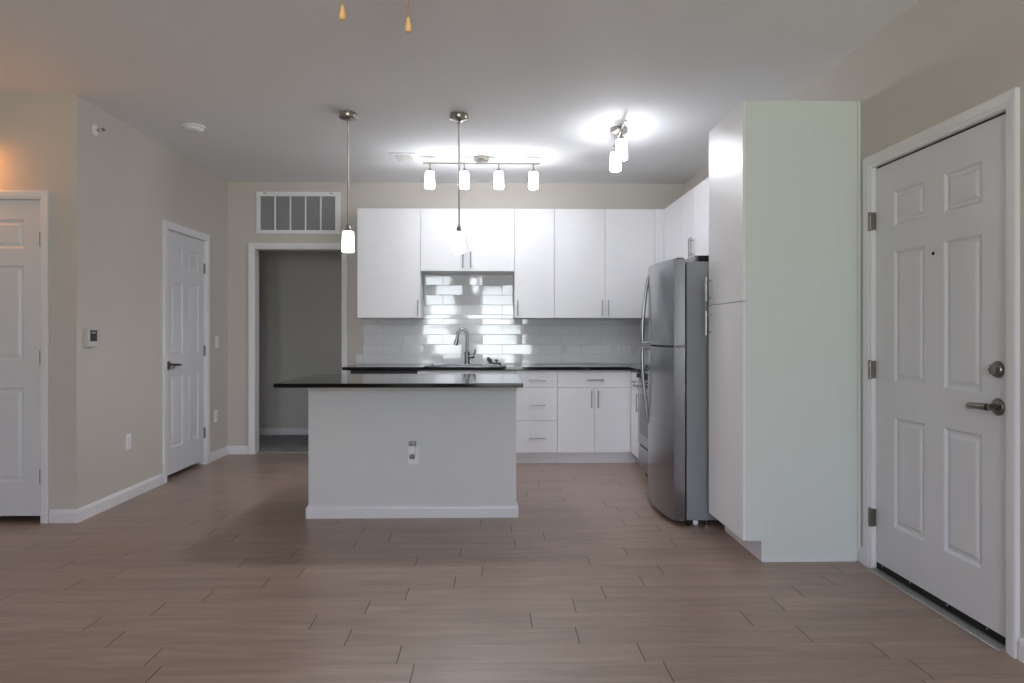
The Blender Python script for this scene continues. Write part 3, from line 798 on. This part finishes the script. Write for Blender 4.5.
obj('toe_grille', nbox(1.25-fx, 1.27-fx, FY0-fy+.02, FY1-fy-.02, .012, .034), 'black', fr)
for (x, y) in ((1.285, FY0+.03), (1.285, FY1-.05), (1.85, FY0+.03), (1.85, FY1-.05)):
    bm = lathe(bmesh.new(), [(.010, -.012), (.0175, -.010), (.0175, .010), (.010, .012)], (x-fx, y-fy, .0180), 'Y', 20)
    obj('wheel', bm, 'white', fr, smooth=True)
for y in (FY0+.02,):
    obj('leveling_leg', lathe(bmesh.new(), [(.014, .001), (.014, .008), (.006, .010), (.006, .036)], (1.235-fx, y-fy, 0), n=14), 'black', fr, smooth=True)
    obj('leveling_leg', lathe(bmesh.new(), [(.014, .001), (.014, .008), (.006, .010), (.006, .036)], (1.355-fx, y-fy, 0), n=14), 'chrome', fr, smooth=True)

# ------------------------------------------------------------------ range
rg = thing('gas_range', 'stainless steel range between corner cabinet and refrigerator', 'range', (1.262, 5.978, 0), -PI/2)
rw = .755
obj('range_body', nbox(0, rw, .045, .69, .04, .90), 'fside', rg, bevel=.003)
obj('cooktop', nbox(0, rw, .03, .69, .901, .915), 'blackgl', rg, bevel=.003)
bm = bmesh.new(); prism(bm, [(.0, .81), (.044, .81), (.044, .90), (.02, .90)], 0, rw, 'X')
obj('control_panel', bm, 'steel', rg)
for k in range(5):
    x = .10+k*.139
    bm = lathe(bmesh.new(), [(.024, .012), (.024, .0), (.019, -.004), (.017, -.032), (0, -.033)], (x, .0, .855), 'Y', 20)
    obj('knob', bm, 'black', rg, smooth=True)
od = obj('oven_door', nbox(.003, rw-.003, .0, .044, .275, .805), 'steel', rg, bevel=.004)
obj('oven_window', nbox(.09, rw-.09, -.0015, .001, .36, .70), 'blackgl', od)
bm = bmesh.new(); tube(bm, [(.05, -.045, .765), (rw-.05, -.045, .765)], .011)
for x in (.09, rw-.09): tube(bm, [(x, .0, .765), (x, -.045, .765)], .008)
obj('oven_handle', bm, 'handle', od, smooth=True)
dr = obj('storage_drawer', nbox(.003, rw-.003, .004, .044, .06, .255), 'steel', rg, bevel=.004)
obj('drawer_recess', nbox(.02, rw-.02, .012, .044, .2555, .2745), 'black', rg)
obj('base_plinth', nbox(.02, rw-.02, .06, .65, .001, .039), 'black', rg)
for (x, y) in ((.19, .20), (.56, .20), (.19, .50), (.56, .50)):
    bm = lathe(bmesh.new(), [(.045, .9155), (.045, .922), (.030, .926), (0, .926)], (x, y, 0), n=20)
    obj('burner', bm, 'black', rg, smooth=True)
for x0 in (.04, .395):
    bm = bmesh.new()
    for y in (.06, .35, .64): box(bm, x0, x0+.32, y-.006, y+.006, .928, .940)
    for x in (x0, x0+.154, x0+.308): box(bm, x, x+.012, .06, .64, .9285, .9395)
    for x, y in ((x0, .06), (x0+.308, .06), (x0, .63), (x0+.308, .63)): box(bm, x, x+.012, y-.004, y+.008, .9155, .930)
    obj('grate', bm, 'black', rg)

# microwave
mw = thing('microwave_oven', 'stainless microwave under the short cabinet, peeking above the refrigerator', 'microwave', (1.560, 6.06, 1.40), -PI/2)
obj('microwave_body', nbox(0, .755, .025, .395, 0, .412), 'black', mw, bevel=.003)
od = obj('microwave_door', nbox(.0, .57, 0, .024, .0, .412), 'steel', mw, bevel=.002)
obj('door_window', nbox(.05, .47, -.0015, .001, .09, .33), 'blackgl', od)
bm = tube(bmesh.new(), [(.53, -.001, .06), (.53, -.035, .08), (.53, -.035, .33), (.53, -.001, .35)], .009); obj('door_handle', bm, 'handle', od, smooth=True)
cp = obj('control_panel', nbox(.572, .755, 0, .024, 0, .412), 'steel', mw, bevel=.002)
obj('display', nbox(.59, .735, -.0015, .001, .33, .375), 'blackgl', cp)

# dishwasher
dw = thing('dishwasher', 'dishwasher under the left end of the back counter, black control strip on top', 'dishwasher', (-1.300, 6.41, 0))
obj('dishwasher_body', nbox(.002, .608, .03, .60, .10, .868), 'fside', dw)
obj('dishwasher_door', nbox(.003, .607, 0, .029, .115, .842), 'cab', dw, bevel=.002)
obj('control_strip', nbox(.003, .607, -.012, .029, .845, .866), 'black', dw)
obj('toe_panel', nbox(.003, .607, .06, .08, .001, .099), 'black', dw)

# ------------------------------------------------------------------ sink, faucet, strainers
sk = thing('kitchen_sink', 'stainless drop-in sink set into the black back counter', 'sink', (-.25, 6.67, ZC))
bm = bmesh.new()
def rrect(x0, x1, y0, y1, r, z, n=5):
    out = []
    for cx_, cy_, a0 in ((x1-r, y1-r, 0), (x0+r, y1-r, PI/2), (x0+r, y0+r, PI), (x1-r, y0+r, 1.5*PI)):
        for i in range(n+1):
            a = a0+PI/2*i/n; out.append((cx_+r*math.cos(a), cy_+r*math.sin(a), z))
    return out
rings = [rrect(-.384, .384, -.245, .285, .03, .0005), rrect(-.384, .384, -.245, .285, .03, .005), rrect(-.378, .378, -.239, .279, .03, .008),
         rrect(-.342, .342, -.163, .163, .04, .008), rrect(-.338, .338, -.159, .159, .04, .002), rrect(-.325, .325, -.150, .150, .05, -.17), rrect(-.29, .29, -.12, .12, .05, -.18)]
ring_loft(bm, rings, cap=False)
bmesh.ops.holes_fill(bm, edges=[e for e in bm.edges if e.is_boundary and all(v.co.z < -.17 for v in e.verts)])
obj('sink_basin', bm, 'sinksteel', sk, smooth=True)
obj('drain', lathe(bmesh.new(), [(.045, -.179), (.045, -.176), (.02, -.178), (0, -.178)], n=20), 'chrome', sk, smooth=True)
fc = thing('kitchen_faucet', 'high-arc pull-down faucet standing behind the sink', 'faucet', (-.247, 6.885, ZC+.008))
obj('faucet_base', lathe(bmesh.new(), [(.029, 0), (.029, .006), (.026, .010), (.025, .08), (.026, .115), (.016, .125)]), 'fsteel', fc, smooth=True)
pts = [(0, 0, .12), (0, 0, .29)]
for k in range(1, 13):
    a = PI*k/13*1.0; pts.append((-.047+.047*math.cos(a), 0, .29+.055*math.sin(a)))
pts += [(-.098, 0, .265)]
sp_ = obj('spout', tube(bmesh.new(), pts, .0145, 14), 'fsteel', fc, smooth=True)
obj('spray_head', tube(bmesh.new(), [(-.096, 0, .27), (-.101, 0, .245), (-.112, 0, .20), (-.116, 0, .185)], [.0145, .017, .021, .020], 16), 'fsteel', sp_, smooth=True)
hb = obj('handle_hub', lathe(bmesh.new(), [(.019, .015), (.020, .02), (.020, .065), (.017, .072), (0, .072)], (0, 0, .075), 'X', 18), 'fsteel', fc, smooth=True)
obj('handle_lever', tube(bmesh.new(), [(.062, 0, .085), (.076, 0, .105), (.082, 0, .145)], [.010, .008, .0065], 10), 'fsteel', hb, smooth=True)
st = thing('sink_strainer', 'dark metal sink strainer lying tilted right of the faucet', 'strainer', (-.025, 6.90, ZC+.008+.029))
bm = lathe(bmesh.new(), [(.0, -.006), (.024, -.004), (.038, .002), (.038, .005), (.022, .001), (.008, -.001), (0, -.001)])
sb = obj('strainer_basket', bm, 'dnickel', st, smooth=True, rot=(.5, .95, 0))
obj('strainer_knob', lathe(bmesh.new(), [(.004, -.002), (.004, .014), (.009, .018), (.009, .024), (0, .026)], n=14), 'black', sb, smooth=True)
st2 = thing('sink_stopper', 'flat black sink stopper with raised knob at the right end of the sink', 'stopper', (.045, 6.90, ZC+.009))
obj('stopper_disc', lathe(bmesh.new(), [(.044, 0), (.046, .004), (.038, .009), (.016, .012)]), 'rubber', st2, smooth=True)
obj('stopper_knob', lathe(bmesh.new(), [(.008, .012), (.008, .024), (.018, .028), (.018, .038), (.010, .042), (0, .042)], n=18), 'dnickel', st2, smooth=True)

# groups of like things
GROUPS = {'upper_cabinet': 'white wall cabinets of the kitchen', 'base_cabinet': 'white base cabinets of the kitchen',
          'pendant_light': 'pendant lights over the island', 'track_light': 'ceiling track lights in the kitchen',
          'wall_outlet': 'wall outlets around the kitchen', 'light_switch': 'light switches around the kitchen'}
for ob in bpy.data.objects:
    if ob.parent is None and ob.name.split('.')[0] in GROUPS:
        ob['group'] = GROUPS[ob.name.split('.')[0]]
